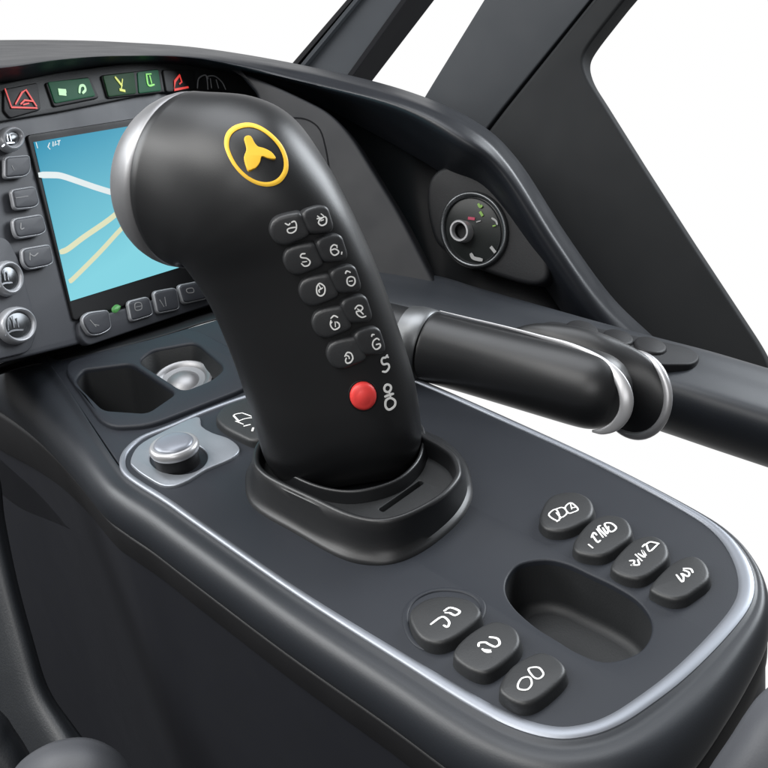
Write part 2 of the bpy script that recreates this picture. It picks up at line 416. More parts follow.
# -- lever socket
SH = 0.022
foot = [(249,480),(254,464),(268,448),(290,438),(340,425),(400,428),(432,438),(448,447),(462,463),(468,482),(468,500),(455,522),(427,546),(399,560),(371,563),(342,556),(300,533),(256,506)]
rim = [(253,461),(254,448),(262,436),(290,415),(340,402),(400,412),(424,433),(442,443),(455,453),(461,466),(459,478),(441,497),(407,515),(378,521),(347,515),(310,498),(272,480),(258,470)]
sk = [GF.px(*p) for p in spl(foot, 5)]; rk = [GF.px(*p, SH) for p in spl(rim, 5)]
def mixp(a, b, t): return [(p[0] * (1 - t) + q[0] * t, p[1] * (1 - t) + q[1] * t) for p, q in zip(a, b)]
mb = MB()
rings = [[GF.w(q, -0.001) for q in inset(sk, -0.002)], [GF.w(q, 0.0006) for q in inset(sk, -0.002)], [GF.w(q, 0.0022) for q in inset(sk, -0.0008)], [GF.w(q, 0.0034) for q in inset(sk, 0.0006)]]
for t in (.3, .5, .7, .9): rings.append([GF.w(q, SH * t) for q in mixp(inset(sk, .0006), rk, t)])
for i in range(7):
    a = math.pi * i / 6
    rings.append([GF.w(q, SH - .0018 + 0.0018 * math.sin(a)) for q in inset(rk, 0.0018 * (1 - math.cos(a)))])
ik = inset(rk, 0.0036)
for t in (.35, .7, 1): rings.append([GF.w(q, SH * (1 - t) + .004 * t) for q in inset(ik, 0.002 * t)])
mb.loft(rings, cap1=True)
socket = mb.done('lever_socket', M_grip, console)
# inner collar hugging the grip
incol = [(266,446),(272,432),(300,420),(350,410),(400,412),(422,424),(425,442),(418,462),(396,481),(360,491),(330,490),(300,480),(275,464)]
icp = [GF.px(*p, SH - .003) for p in spl(incol, 5)]
mb = MB(); rings = [[GF.w(q, 0.004) for q in inset(icp, -0.0012)]]
for i in range(7):
    a = math.pi * i / 6
    rings.append([GF.w(q, SH - .004 + 0.0012 * math.sin(a)) for q in inset(icp, 0.0012 * (1 - math.cos(a)))])
rings.append([GF.w(q, 0.0045) for q in inset(icp, 0.004)])
mb.loft(rings, cap1=True).done('inner_collar', M_grip, socket)
# slotted tread to the right inside the socket
sf = Frame(Vector((0, 0, 0.0120)), UP, Vector((1, 0, 0)))
tread = inset(ik, 0.0007)
slot = [sf.px(*p) for p in rp([(378,509),(420,480),(424,483),(383,512)], 2)]
plate_mb(sf, tread, [inset(icp, -0.0006), slot], top=0, thick=0.004, bev=0.0006).done('slotted_insert', M_reces, socket)

# ================================================================== CONTROL LEVER
lever = thing('control_lever', 'tall black control lever with silver end cap, yellow round emblem and red button', 'lever', Z(350, 470, 0.01))
d0 = 0.80; SC = d0 / FL
def gp(x, y, z):
    z2 = z + 0.30 * (470 - y)
    return P(x, y, d0 - z2 * SC)
ringsd = [
 # L, R, Cz, a2
 ((308,492),(398,478),0,(0,0,30)),
 ((285,484),(413,464),0,(0,0,47)),
 ((267,463),(421,441),0,(0,0,57)),
 ((257,435),(420,414),0,(0,0,61)),
 ((246,398),(414,378),0,(0,0,62)),
 ((231,355),(401,335),0,(0,0,63)),
 ((213,312),(386,291),0,(0,0,64)),
 ((198,286),(369,248),0,(0,0,66)),
 ((185,268),(348,203),0,(-2,0,70)),
 ((181,264),(324,160),-5,(-9,0,75)),
 ((181,265),(290,117),-13,(-22,0,77)),
 ((184,268),(248,96),-25,(-42,0,72)),
 ((186,268),(195,91),-42,(-60,0,62)),
]
ctl = []
for L_, R_, cz, a2 in ringsd:
    ctl.append((((L_[0] + R_[0]) / 2, (L_[1] + R_[1]) / 2, cz), ((R_[0] - L_[0]) / 2, (R_[1] - L_[1]) / 2, 0), a2))
flat = spl([(*a, *b, *c) for a, b, c in ctl], 6, closed=False) if False else None
def spl_n(rows, k):
    out = []; n = len(rows)
    for i in range(n - 1):
        a = rows[i - 1] if i else [2 * p - q for p, q in zip(rows[0], rows[1])]
        d = rows[i + 2] if i + 2 < n else [2 * p - q for p, q in zip(rows[-1], rows[-2])]
        for j in range(k): out.append([cr(w, x, y, z, j / k) for w, x, y, z in zip(a, rows[i], rows[i + 1], d)])
    out.append(list(rows[-1])); return out
GR = spl_n([[*a, *b, *c] for a, b, c in ctl], 7)
NG = 72
def sgnp(v, e): return math.copysign(abs(v) ** e, v)
def gring(row, e, sc=1.0, off=(0, 0, 0)):
    c = row[0:3]; a = row[3:6]; b = row[6:9]; out = []
    for j in range(NG):
        t = 2 * math.pi * j / NG; ca = sgnp(math.cos(t), e) * sc; sa = sgnp(math.sin(t), e) * sc
        out.append(gp(c[0] + off[0] + a[0] * ca + b[0] * sa, c[1] + off[1] + a[1] * ca + b[1] * sa, c[2] + off[2] + a[2] * ca + b[2] * sa))
    return out
grings = []
for i, row in enumerate(GR):
    f = i / (len(GR) - 1); e = 0.76 if f < .55 else 0.76 + (1.0 - 0.76) * (f - .55) / .45
    grings.append(gring(row, e))
seam = GR[-1]
grings.append(gring(seam, 1, 0.985, (-1.2, 0, -1.2)))
grip = MB().loft(grings, cap0=True, cap1=True).done('grip', M_grip, lever, ang=50)
bvh = BVHTree.FromPolygons([p for r in grings[:-1] for p in r], [[i * NG + j, i * NG + (j + 1) % NG, (i + 1) * NG + (j + 1) % NG, (i + 1) * NG + j] for i in range(len(grings) - 2) for j in range(NG)])
a_ = Vector(seam[3:6]); b_ = Vector(seam[6:9]); ax = a_.cross(b_).normalized()
if ax.x > 0: ax = -ax
caprings = [gring(seam, 1, 0.975, tuple(ax * 0.6)), gring(seam, 1, 0.992, tuple(ax * 1.0))]
for i in range(0, 12):
    al = math.pi / 2 * i / 12
    caprings.append(gring(seam, 1, math.cos(al), tuple(ax * (1.8 + 72 * math.sin(al)))))
MB().loft(caprings, cap1=True).done('end_cap', M_cap, lever, ang=60)

def hitframe(x, y, rad=6):
    r = ray(x, y).normalized(); ns = Vector(); p0 = None
    for dx, dy in ((0, 0), (rad, 0), (-rad, 0), (0, rad), (0, -rad)):
        h = bvh.ray_cast(C, ray(x + dx, y + dy).normalized())
        if h[0] is None: continue
        n_ = h[1]
        if n_.dot(r) > 0: n_ = -n_
        ns += n_
        if dx == 0 and dy == 0: p0 = h[0]
    return Frame(p0, ns.normalized())

SL = lambda x0, y0: (x0, y0, 80 / 768)
z1 = SL(265, 200); z2 = SL(295, 260); z3 = (320, 320, 90 / 768)
lb = [(270,231),(274,220),(286,216),(300,214),(309,233),(307,237),(284,246),(275,242)]
rb = [(303,216),(307,210),(320,206),(328,207),(334,226),(332,231),(315,233),(310,231)]
lo = [(0,0),(13.5,30),(29,61),(42,93),(57,124)]
rof = [(0,0),(14,29),(27.5,60),(38.5,90),(52,122)]
lg = [
 (z1, [[(195,225),(225,240),(240,225)],[(255,215),(285,205),(302,240),(295,290),(260,315),(225,312),(215,285),(240,270),(290,262)]]),
 (z1, [[(385,515),(350,520),(345,550),(400,560),(432,590),(420,625),(380,635),(350,610)],[(360,595),(400,590)]]),
 (z2, [[(240,225),(210,260),(212,320),(245,345),(282,320),(285,260),(240,225)],[(232,245),(248,275)],[(235,310),(230,290),(265,268)]]),
 (z2, [[(345,560),(375,535),(410,550)],[(345,580),(340,620),(358,655),(385,668),(425,645),(422,610),(400,595)],[(355,595),(345,610)],[(385,595),(388,640)]]),
 (z3, [[(212,310),(232,278),(265,285),(280,325),(262,360),(230,368),(218,345),(225,325)],[(215,300),(245,310),(250,330)]]),
]
rg = [
 (z1, [[(500,180),(520,175),(545,170)],[(505,155),(520,165)],[(540,135),(560,150)],[(520,195),(515,225),(545,245),(585,225),(590,180),(570,160),(540,180),(520,195)],[(535,200),(560,190)]]),
 (z1, [[(690,440),(660,430),(632,460),(635,505),(665,530),(700,515),(705,490),(670,470),(640,480)],[(690,435),(692,460)],[(738,500),(735,520)]]),
 (z2, [[(485,130),(495,108),(520,112),(530,120)],[(535,160),(502,180),(505,230),(545,248),(575,220),(570,175),(535,160)],[(520,205),(550,200)]]),
 (z2, [[(575,470),(600,440),(635,440),(650,465),(625,490),(590,495),(600,525),(640,550),(680,540)],[(600,470),(625,490),(655,520)]]),
 (z3, [[(440,140),(448,125),(462,125)],[(505,170),(485,158),(455,180),(450,220),(475,250),(510,235),(512,205),(480,210)]]),
]
for i in range(5):
    for (base, offs, g) in ((lb, lo, lg), (rb, rof, rg)):
        op = [(x + offs[i][0], y + offs[i][1]) for x, y in base]
        cx = sum(p[0] for p in op) / 8; cy = sum(p[1] for p in op) / 8
        fr = hitframe(cx, cy, 9)
        h = 0.0042
        out = inset([fr.px(a, b, h) for a, b in rp(op, [8, 8, 6, 4, 5, 4, 8, 8] if base is lb else 5)], -0.0006)
        k = pad_mb(fr, out, h, bev=0.0020, base=-0.004, draft=0.0005, dome=0.0003).done('key', M_key, lever)
        glyphs('symbol', fr, g[i][1], g[i][0], M_white, k, h + 0.0003, 1.15)
fr = hitframe(363, 395, 6)
lab = hitframe(388, 366, 3)
glyphs('printed_symbol', lab, [[(575,300),(560,320),(535,325),(525,350),(540,378),(580,375),(590,405),(565,440),(535,440)],[(570,312),(582,318)]], z3, M_white, lever, 0.0006, 1.7)
lab = hitframe(390, 399, 3)
glyphs('printed_symbol', lab, [[(600,560),(570,552),(550,575),(555,605),(585,615),(605,590),(600,560)],[(555,655),(590,640),(625,630)],[(590,615),(600,650)],[(600,665),(562,690),(560,740),(590,765),(635,735),(640,690),(600,665)]], z3, M_white, lever, 0.0006, 1.9)
rbn = pad_mb(fr, [fr.px(*p) for p in ell(363, 395.5, 13.4, 14.2)], 0.0034, bev=0.0030, base=-0.003, draft=0, dome=0.0010).done('red_button', M_red, lever)
ring_mb(fr, [fr.px(*p) for p in ell(363, 395.5, 15.2, 16)], 0.0010, 0.0008, base=-0.0003).done('button_bezel', M_black, lever)

# emblem wrapped on the head surface
zE = (220, 115, 80 / 768)
def surfpt(x, y, lift):
    h = bvh.ray_cast(C, ray(x, y).normalized())
    n_ = h[1]; r = ray(x, y)
    if n_.dot(r) > 0: n_ = -n_
    return h[0] + n_ * lift
eo = [(240,78),(340,90),(440,140),(540,225),(610,320),(650,430),(650,540),(600,630),(530,675),(440,688),(330,660),(220,590),(130,490),(70,380),(42,280),(60,180),(130,110)]
eo = spl(eo, 6)
mx_, my_ = sum(p[0] for p in eo) / len(eo), sum(p[1] for p in eo) / len(eo)
rings = []
for t, l in ((1.0, -.0003), (1.0, .00035), (0.955, .0006), (0.90, .0006), (0.86, .00035), (0.86, -.0003)):
    rings.append([surfpt(zE[0] + (mx_ + (x - mx_) * t) * zE[2], zE[1] + (my_ + (y - my_) * t) * zE[2], l) for x, y in eo])
emb = MB().loft(rings).done('emblem_ring', M_yellow, lever)
bo = [(235,215),(265,195),(300,205),(330,260),(365,300),(420,315),(490,350),(535,405),(520,420),(460,412),(402,395),(385,450),(350,500),(320,515),(275,530),(250,480),(232,400),(255,330),(245,270)]
bo = spl(bo, 3)
fe = hitframe(258, 153, 9)
plate_mb(fe, [fe.px(zE[0] + x * zE[2], zE[1] + y * zE[2], .0008) for x, y in bo], top=0.0008, thick=0.004, bev=0.0003).done('emblem_mark', M_yellow, lever)

# ================================================================== SIDE HANDLE
handle = thing('grab_handle', 'black horizontal grab handle with chrome collar and looped chrome end', 'handle', P(420, 380, .9))
hA = [(330,322,.93),(380,334,.915),(412,342,.905)]
tube_mb([P(*p) for p in spl(hA, 6, closed=False)], 0.0205, 32).done('arm', M_grip, handle)
def hp(x, y, d=None): return P(x, y, .905 - (x - 412) * 0.00028 if d is None else d)
colr = [(404,340,26),(405,340.3,33),(407,341,36),(416,343,37.5),(427,346,37.5),(429,346.6,36)]
tube_mb([hp(a, b) for a, b, r in colr], [r * .9 / FL for a, b, r in colr], 48).done('chrome_collar', M_dchrome2, handle)
body = [(429,346.5,34),(431,347,35.5),(440,349.5,35.8),(480,360,36.5),(520,370.5,37.5),(560,381,38.5),(585,388,38.5),(598,391.5,37.5),(608,394.5,34.5),(616,397,29.5),(622,398.7,23),(626,400,14),(627.5,400.5,5)]
tube_mb([hp(a, b) for a, b, r in spl(body, 4, closed=False)], [r[2] * .885 / FL for r in spl(body, 4, closed=False)], 48).done('grip_sleeve', M_grip, handle)
# rear shell: hollow loop behind the sleeve
he = [(515,338,.90,8,8),(528,343,.897,18,18),(545,350,.895,26,27),(575,362,.89,30,36),(602,373,.888,31,39),(624,386,.885,33,41),(636,395,.884,33,42)]
rings = []
hdir = (hp(640, 402) - hp(430, 347)).normalized()
for x, y, d, rx, ry in spl(he, 4, closed=False):
    rings.append([P(x + q[0], y + q[1], d - q[0] * 0.0006) for q in ell(0, 0, rx, ry, -8, 48)])
inn = []
for (x, y, d, rx, ry) in reversed(spl(he, 4, closed=False)):
    inn.append([P(x + q[0], y + q[1], d - q[0] * 0.0006) for q in ell(0, 0, rx - 3, ry - 3, -8, 48)])
MB().loft(rings + inn[:12], cap0=True, cap1=True).done('rear_shell', M_grip, handle)
ep = [P(636 + q[0], 395 + q[1], .883 - q[0] * 0.0006) for q in ell(0, 0, 32, 41, -8, 56)]
mb = MB(); V = ep; n = len(V); rr_ = []
cen = sum(V, Vector()) / n
nrm = (V[0] - cen).cross(V[14] - cen).normalized()
for i in range(n):
    o_ = (V[i] - cen).normalized(); rr_.append([V[i] + (o_ * math.cos(a) + nrm * math.sin(a)) * 0.0027 for a in [2 * math.pi * j / 12 for j in range(12)]])
rr_.append(rr_[0]); mb.loft(rr_); mb.done('chrome_rim', M_steel, handle)
# chrome strap over the nose of the sleeve
st = [(440,311,.5),(470,318.5,.9),(505,327,1.2),(540,336.5,1.7),(572,346,2.6),(600,360,4.0),(618,377,5.6),(626,395,6.6),(625,412,6.2),(616,425,5.2),(603,431,3.4),(592,431,1.2)]
sp_ = spl(st, 5, closed=False)
mb = MB(); rings = []
base = [hp(a, b) for a, b, w_ in sp_]
for k_, (a, b, w_) in enumerate(sp_):
    p = P(a, b, depth(base[k_]) - .0006 * math.sqrt(2 * 38 * w_))
    t = (base[min(k_ + 1, len(base) - 1)] - base[max(k_ - 1, 0)]).normalized(); v = (p - C).normalized(); sd = t.cross(v).normalized()
    W = w_ * .885 / FL
    rings.append([p + sd * W * math.cos(q) - v * W * .45 * sgnp(math.sin(q), .7) for q in [2 * math.pi * j_ / 20 for j_ in range(20)]])
mb.loft(rings, cap0=True, cap1=True).done('chrome_strap', M_steel, handle)

# ================================================================== DASHBOARD
dash = thing('dashboard', 'dark dashboard with overhanging hood, warning lights, map screen and side dial', 'dashboard', Z(100, 340))
# fascia frame
hv = Vector((875, 440, -1460)); vv = Vector((0.24, -0.95, -0.142))
def cam2w(v): return R * v.x + U * v.y - F * v.z
hx = cam2w(hv).normalized(); vy = cam2w(vv); fn = hx.cross(-vy).normalized()
if fn.dot(F) > 0: fn = -fn
FF = Frame(Z(100, 345, 0.0), fn, hx)
def ff(h): return Frame(FF.o + FF.n * h, FF.n, hx)
plate_mb(FF, FF.many(rp([(-60,92),(15,76),(110,58),(180,54),(240,62),(292,84),(330,110),(345,300),(225,302),(80,344),(-60,378)], 8)), top=0, thick=0.03, bev=0.002).done('fascia', M_fascia, dash)
# warning light strip
f1 = ff(0.003)
plate_mb(f1, f1.many(rp([(-60,94),(0,84),(60,72),(120,64),(185,60),(240,70),(275,88),(270,104),(160,92),(60,112),(-60,132)], 5)), top=0, thick=0.006, bev=0.001).done('warning_strip', M_reces, dash)
oW = (0, 20, 200 / 768); f2 = ff(0.0045); f3 = ff(0.0052)
def lamp(outl, lens, lm, name='warning_light'):
    a = plate_mb(f2, f2.many(rp(outl, 3)), top=0, thick=0.004, bev=0.0008).done(name, M_black, dash)
    if lens: plate_mb(f3, f3.many(rp(lens, 2)), top=0, thick=0.003, bev=0.0004).done('lens', lm, a)
    return a
q = lambda pts: [(oW[0] + a * oW[2], oW[1] + b * oW[2]) for a, b in pts]
a = lamp(q([(15,265),(145,240),(158,345),(40,378),(15,350)]), None, None)
glyphs('symbol', f2, [[(20,265),(45,335),(142,338)],[(60,322),(85,278),(100,268),(140,330)],[(80,322),(95,308),(128,312)],[(90,325),(110,320)]], oW, M_wred, a, 0.0008, 1.6, smooth=False)
a = lamp(q([(175,240),(345,218),(382,300),(208,335)]), q([(185,238),(340,222),(368,292),(212,320)]), M_lgreen)
glyphs('symbol', f3, [(4, [(228,270),(250,272)]), (4, [(230,282),(250,284)]), (2.2,[(305,278),(308,255),(322,252),(328,268),(318,280)])], oW, M_wpale, a, 0.0004, 2)
a = lamp(q([(388,212),(612,186),(628,278),(415,302)]), q([(396,214),(515,200),(524,282),(418,295)]), M_lolive)
plate_mb(f3, f3.many(rp(q([(528,200),(608,190),(620,272),(534,282)]), 2)), top=0, thick=0.003, bev=0.0004).done('lens', M_lgreen, a)
glyphs('symbol', f3, [(2,[(443,220),(455,235),(468,252)]), (3,[(462,268),(478,272)]),(1.5,[(470,228),(466,262)])], oW, M_wyel, a, 0.0004, 2)
glyphs('symbol', f3, [(1.6,[(562,208),(570,250),(592,248)]), (1.6,[(575,215),(582,242)]),(1.4,[(562,208),(580,207)])], oW, M_wgreen, a, 0.0004, 2)
a = lamp(q([(625,190),(748,190),(752,270),(640,278)]), None, None)
glyphs('symbol', f2, [(2.2,[(690,212),(672,235),(670,268),(722,258)]), (1.6,[(690,212),(698,238),(690,245)])], oW, M_wred, a, 0.0008, 2, smooth=False)
# small chrome twin-arched indicator right of the lamps
w2 = (160, 40, 180 / 768)
a = plate_mb(f2, f2.many(rp([(195,108),(198,84),(205,75),(215,75),(224,82),(230,108)], 4)), top=0, thick=0.004, bev=0.0008).done('indicator', M_black, dash)
glyphs('chrome_arch', f2, [[(160,205),(165,165),(190,150),(200,160),(205,210)],[(205,165),(205,155),(235,155),(265,180),(280,210)],[(215,165),(220,205)],[(240,170),(250,205)]], w2, M_silver, a, 0.0008, 1.0)

# screen
f4 = ff(0.002)
bez = plate_mb(f4, f4.many(rp([(27,135),(200,108),(255,268),(74,321)], 4)), top=0, thick=0.006, bev=0.0008).done('screen_bezel', M_black, dash)
f5 = ff(0.0026)
ms = bpy.data.materials.new('map_display'); ms.use_nodes = True; nt = ms.node_tree; b = nt.nodes['Principled BSDF']
tc = nt.nodes.new('ShaderNodeTexCoord'); nz = nt.nodes.new('ShaderNodeTexNoise'); nz.inputs['Scale'].default_value = 9; nz.inputs['Detail'].default_value = 1.5
nt.links.new(tc.outputs['Object'], nz.inputs['Vector'])
cr_ = nt.nodes.new('ShaderNodeValToRGB'); cr_.color_ramp.elements[0].color = (0.02, 0.31, 0.50, 1); cr_.color_ramp.elements[1].color = (0.27, 0.76, 0.88, 1)
cr_.color_ramp.elements[0].position = .05; cr_.color_ramp.elements[1].position = 1.0
sx = nt.nodes.new('ShaderNodeSeparateXYZ'); nt.links.new(tc.outputs['Object'], sx.inputs[0])
mz = nt.nodes.new('ShaderNodeMapRange'); mz.inputs['From Min'].default_value = .135; mz.inputs['From Max'].default_value = .03
mz.inputs['To Min'].default_value = -.12; mz.inputs['To Max'].default_value = .95
nt.links.new(sx.outputs['Z'], mz.inputs['Value'])
ad = nt.nodes.new('ShaderNodeMath'); ad.operation = 'MULTIPLY_ADD'; ad.inputs[1].default_value = .45
nt.links.new(nz.outputs['Fac'], ad.inputs[0]); nt.links.new(mz.outputs['Result'], ad.inputs[2]); ad.inputs[1].default_value = .35
nt.links.new(ad.outputs[0], cr_.inputs['Fac']); nt.links.new(cr_.outputs['Color'], b.inputs['Emission Color'])
b.inputs['Base Color'].default_value = (0.01, 0.02, 0.02, 1); b.inputs['Roughness'].default_value = .55; b.inputs['Specular IOR Level'].default_value = .1; b.inputs['Emission Strength'].default_value = .85
scr = plate_mb(f5, f5.many([(34,142),(190,116),(236,250),(71,301)]), top=0, thick=0.002, bev=0.0001).done('map_screen', ms, bez)
glyphs('map_road', f5, [(5.4,[(40,175),(52,175),(62,176),(80,182),(104,190),(150,203),(205,215)])], (0,0,1), M_road1, scr, 0.0002, 4)
glyphs('map_road', f5, [(4.6,[(61,252),(68,249),(84,237),(110,219),(135,198),(170,172)]),(4.0,[(70,281),(74,278),(100,252),(122,228),(150,200),(200,170)])], (0,0,1), M_road2, scr, 0.00025, 4)
glyphs('screen_text', f5, [(1.0,[(49.5,143),(48,147),(50,149)]),(1.2,[(53,142),(53,146)]),(1.0,[(55.5,141.5),(54.8,145.5),(57,144)]),(1.0,[(57.5,141),(60,140.5)]),(1.1,[(59,141),(58.6,145)]),(.8,[(36,142.5),(37.5,148)])], (0,0,1), M_road1, scr, 0.0003, 1, smooth=False)

# lower button bar and side buttons, each with a silver outline
def sbtn(pts, fr, strokes=None, o=(0,0,1), w_=.8, r=5, h=0.003, name='dash_button', ring=True, gm=None):
    out = fr.many(rp(pts, r), 0)
    b_ = pad_mb(fr, inset(out, 0.0012), h, bev=0.0010, base=-0.001, draft=0.0002, dome=0.0003).done(name, M_fascia, dash)
    if ring: ring_mb(fr, out, 0.0017, 0.0024, base=0.0).done('chrome_outline', M_silver, b_)
    if strokes: glyphs('symbol', fr, strokes, o, gm or M_grey, b_, h + 0.0003, w_)
    return b_
oB = (0, 240, 220 / 768)
q = lambda pts: [(oB[0] + a * oB[2], oB[1] + b * oB[2]) for a, b in pts]
plate_mb(f1, f1.many(rp([(79,322),(150,301),(205,279),(222,283),(219,302),(150,325),(88,346),(80,338)], 5)), top=0, thick=0.005, bev=0.0012).done('button_bar', M_fascia, dash)
f6 = ff(0.0032)
sbtn(q([(278,270),(300,252),(372,243),(384,312),(345,335),(305,338),(280,300)]), f6, [[(315,280),(335,302)],[(330,295),(345,298)]], oB, .9)
sbtn(q([(436,215),(512,196),(530,265),(450,290)]), f6, [[(472,222),(492,220),(494,240),(474,245),(472,222)],[(474,234),(494,230)]], oB, .7)
sbtn(q([(526,180),(608,165),(622,245),(542,262)]), f6, [[(558,210),(572,232)],[(575,200),(580,230)]], oB, .9)
sbtn(q([(612,158),(706,140),(722,208),(632,228)]), f6, [[(652,172),(672,168),(676,182),(656,184),(652,172)]], oB, .7)
lf = f6.many(rp(q([(394,242),(408,228),(421,230),(414,246),(402,255)]), 2))
pad_mb(f6, lf, 0.001, bev=0.0005, base=-0.001).done('leaf_lamp', M_leaf, dash)
# left column
sbtn([(2,157),(28,155),(29,172),(24,178),(2,180)], f6, [[(12,166),(14,170)]], w_=.8)
sbtn([(8,190),(33,186),(38,204),(33,209),(12,211)], f6, [[(16,198),(28,196)]], w_=.7)
sbtn([(10,219),(40,214),(45,231),(40,236),(15,240),(11,232)], f6, [[(21,223),(21,229),(24,228)]], w_=.8)
sbtn([(19,249),(48,244),(52,263),(47,267),(26,271),(20,264)], f6, [[(30,253),(30,260)],[(30,254),(34,256),(38,253)]], w_=.8)
plate_mb(f1, f1.many(rp([(-30,232),(8,238),(20,262),(38,330),(30,352),(-30,366)], 8)), top=0, thick=0.004, bev=0.001).done('knob_panel', M_fascia, dash)
def dknob(cx, cy, rx, ry, name='dial_knob'):
    o_ = f6.many(ell(cx, cy, rx, ry, -12))
    k = pad_mb(f6, inset(o_, 0.003), 0.004, bev=0.002, base=-0.001, dome=0.001).done(name, M_dchrome, dash)
    ring_mb(f6, o_, 0.0042, 0.006, base=0.0).done('chrome_ring', M_silver, k)
    glyphs('chrome_detail', f6, [[(cx-rx*.35,cy-ry*.35),(cx-rx*.3,cy+ry*.2)],[(cx-rx*.1,cy-ry*.5),(cx,cy+ry*.05)],[(cx+rx*.15,cy-ry*.4),(cx+rx*.25,cy+ry*.05)],[(cx-rx*.5,cy+ry*.5),(cx-rx*.1,cy+ry*.25),(cx+rx*.5,cy+ry*.2)]], (0,0,1), M_chrome, k, 0.0052, 1.4)
    return k
dknob(14, 326, 18, 19)
dknob(5, 279, 14, 18)
dknob(8, 140, 12, 13)

# near-black strip under the fascia; its colour stands for the shadow band
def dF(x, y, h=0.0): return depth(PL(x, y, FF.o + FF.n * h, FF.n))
gapx = [(-60,388,-60,392),(20,362,24,366),(75,345,62,360),(150,325,152,338),(225,303,227,316),(330,290,330,300)]
surf('gap_shade_strip', [[(a, b - 4, dF(a, b) + .015) for a, b, c, d in gapx],
                   [((a+c)/2, (b + d) / 2 - 2, max(dF(a, b), depth(Z(c, d))) + .02) for a, b, c, d in gapx],
                   [(c, d + 1, depth(Z(c, d + 1, -0.002))) for a, b, c, d in gapx]], M_wall, dash, thick=0.001)

# hood
xs = [-70, 0, 60, 120, 200, 300, 400, 470, 512, 560, 605, 645, 674]
crest = [40, 40, 40, 42, 48, 65, 90, 122, 160, 235, 297, 336, 362]
dr = [0.0, 0.0, 0.0, 0.0, 0.0, 0.0, 0.0, 0.0, 0.0, 0, 0, 0, 0]
def hrow(offs, k=None):
    return [(x + o_[0], c + o_[1], (dF(x, c + o_[1]) + k) if (k is not None and x < 250) else o_[2]) for x, c, o_ in zip(xs, crest, offs)]
back = [(0,14,1.42)]*3 + [(0,12,1.42),(0,10,1.40),(-6,14,1.36),(-10,18,1.32),(-14,22,1.28),(-18,20,1.26),(-22,18,1.24),(-24,16,1.2),(-24,14,1.16),(-24,14,1.1)]
c0 = [(0,1,1.38),(0,0,1.38),(0,0,1.38),(0,0,1.38),(0,0,1.34),(0,0,1.26),(2,0,1.18),(3,-1,1.14),(4,-1,1.12),(5,-1,1.11),(5,-1,1.11),(5,-1,1.12),(5,-1,1.13)]
c1 = [(0,10,1.14),(0,10,1.14),(0,9,1.14),(0,8,1.13),(0,4,1.16),(0,4,1.14),(-1,4,1.08),(-1,2.5,1.055),(-2.2,2,1.05),(-2.5,1.5,1.055),(-3,1.5,1.065),(-3,1.5,1.085),(-3,1.5,1.105)]
c2 = [(0,27,1.04),(0,25,1.04),(0,18,1.04),(0,13,1.04),(0,9,1.03),(0,10,1.115),(-3,10,1.055),(-5,8,1.035),(-7,6,1.035),(-7,4.5,1.04),(-8,4,1.05),(-8,3.5,1.07),(-8,3.5,1.095)]
c3 = [(0,36,1.03),(0,33,1.03),(0,23,1.03),(0,16,1.03),(0,14,1.03),(-2,19,1.115),(-7,22,1.06),(-14,24,1.035),(-18,16,1.04),(-20,14,1.045),(-22,11,1.05),(-24,9,1.06),(-24,9,1.07)]
c4 = [(0,50,1.06),(0,46,1.06),(0,36,1.06),(0,25,1.06),(0,22,1.06),(-8,28,1.23),(-22,46,1.14),(-30,50,1.10),(-30,40,1.10),(-30,30,1.09),(-36,24,1.08),(-52,2,1.08),(-60,0,1.08)]
surf('hood', [hrow(back), hrow(c0), hrow(c1), hrow(c2, -.035), hrow(c3, -.030), hrow(c4, .006)], M_hood, dash, ku=8, kv=6, ang=80)
# recessed inner wall below the hood
surf('inner_wall', [[(250,58,1.30),(305,80,1.29),(350,100,1.22),(400,115,1.13),(440,135,1.14),(485,160,1.14),(535,235,1.13),(590,322,1.11)],
                    [(250,100,1.30),(305,130,1.29),(360,160,1.22),(405,180,1.16),(440,200,1.15),(480,220,1.13),(525,270,1.11),(572,330,1.09)],
                    [(250,300,1.30),(305,300,1.27),(380,300,1.17),(430,292,1.14),(450,300,1.13),(480,312,1.11),(520,328,1.10),(560,345,1.08)]], M_wall, dash, ku=6, kv=6, ang=80)
# cheek panel beside the fascia
cf = Frame(P(350, 220, 1.075), (P(350, 220, 1.0) - P(350, 220, 1.05)).normalized() * 1.0 + R * -0.35 + UP * 0.35)
cheek = plate_mb(cf, cf.many(rp([(232,66),(246,74),(272,84),(302,98),(330,112),(352,136),(400,214),(440,292),(410,330),(258,330),(258,96)], [2,2,14,10,20,16,20,6,4,2,8])), top=0, thick=0.02, bev=0.003).done('cheek_panel', M_cheek, dash)
glyphs('panel_seam', cf, [(1.2,[(270,122),(292,118),(308,120),(320,130),(326,150),(330,172),(338,198),(350,226),(362,250)])], (0,0,1), M_pilldk, cheek, 0.0002, 1)
# dial pod
podn = (C - P(475, 230, 1.0)).normalized() + R * -0.45 + UP * 0.1
pf = Frame(P(478, 232, 1.075), podn)
podo = spl([(426,200),(430,178),(447,166),(480,168),(508,186),(530,222),(546,256),(548,276),(538,285),(515,282),(470,266),(440,248),(430,228)], 5)
pod = plate_mb(pf, pf.many(podo), top=0, thick=0.05, bev=0.004).done('dial_pod', M_pod, dash)
d1 = pf.many(ell(475, 230, 34, 39.5, -14, 48))
dial = ring_mb(pf, d1, 0.0045, 0.005, base=-0.001).done('side_dial', M_dchrome, dash)
d2 = pf.many(ell(475, 230, 28.5, 34, -14, 48))
pad_mb(pf, d2, 0.001, bev=0.0005, base=-0.001, dome=0.002).done('dial_glass', M_glass, dial)
ring_mb(pf, pf.many(ell(473, 231, 29, 34.5, -14, 48)), 0.001, 0.002, base=0.0008).done('dial_inner_ring', M_dchrome, dial)
kb = pf.many(ell(465.5, 232, 9.6, 11.2, -10, 32))
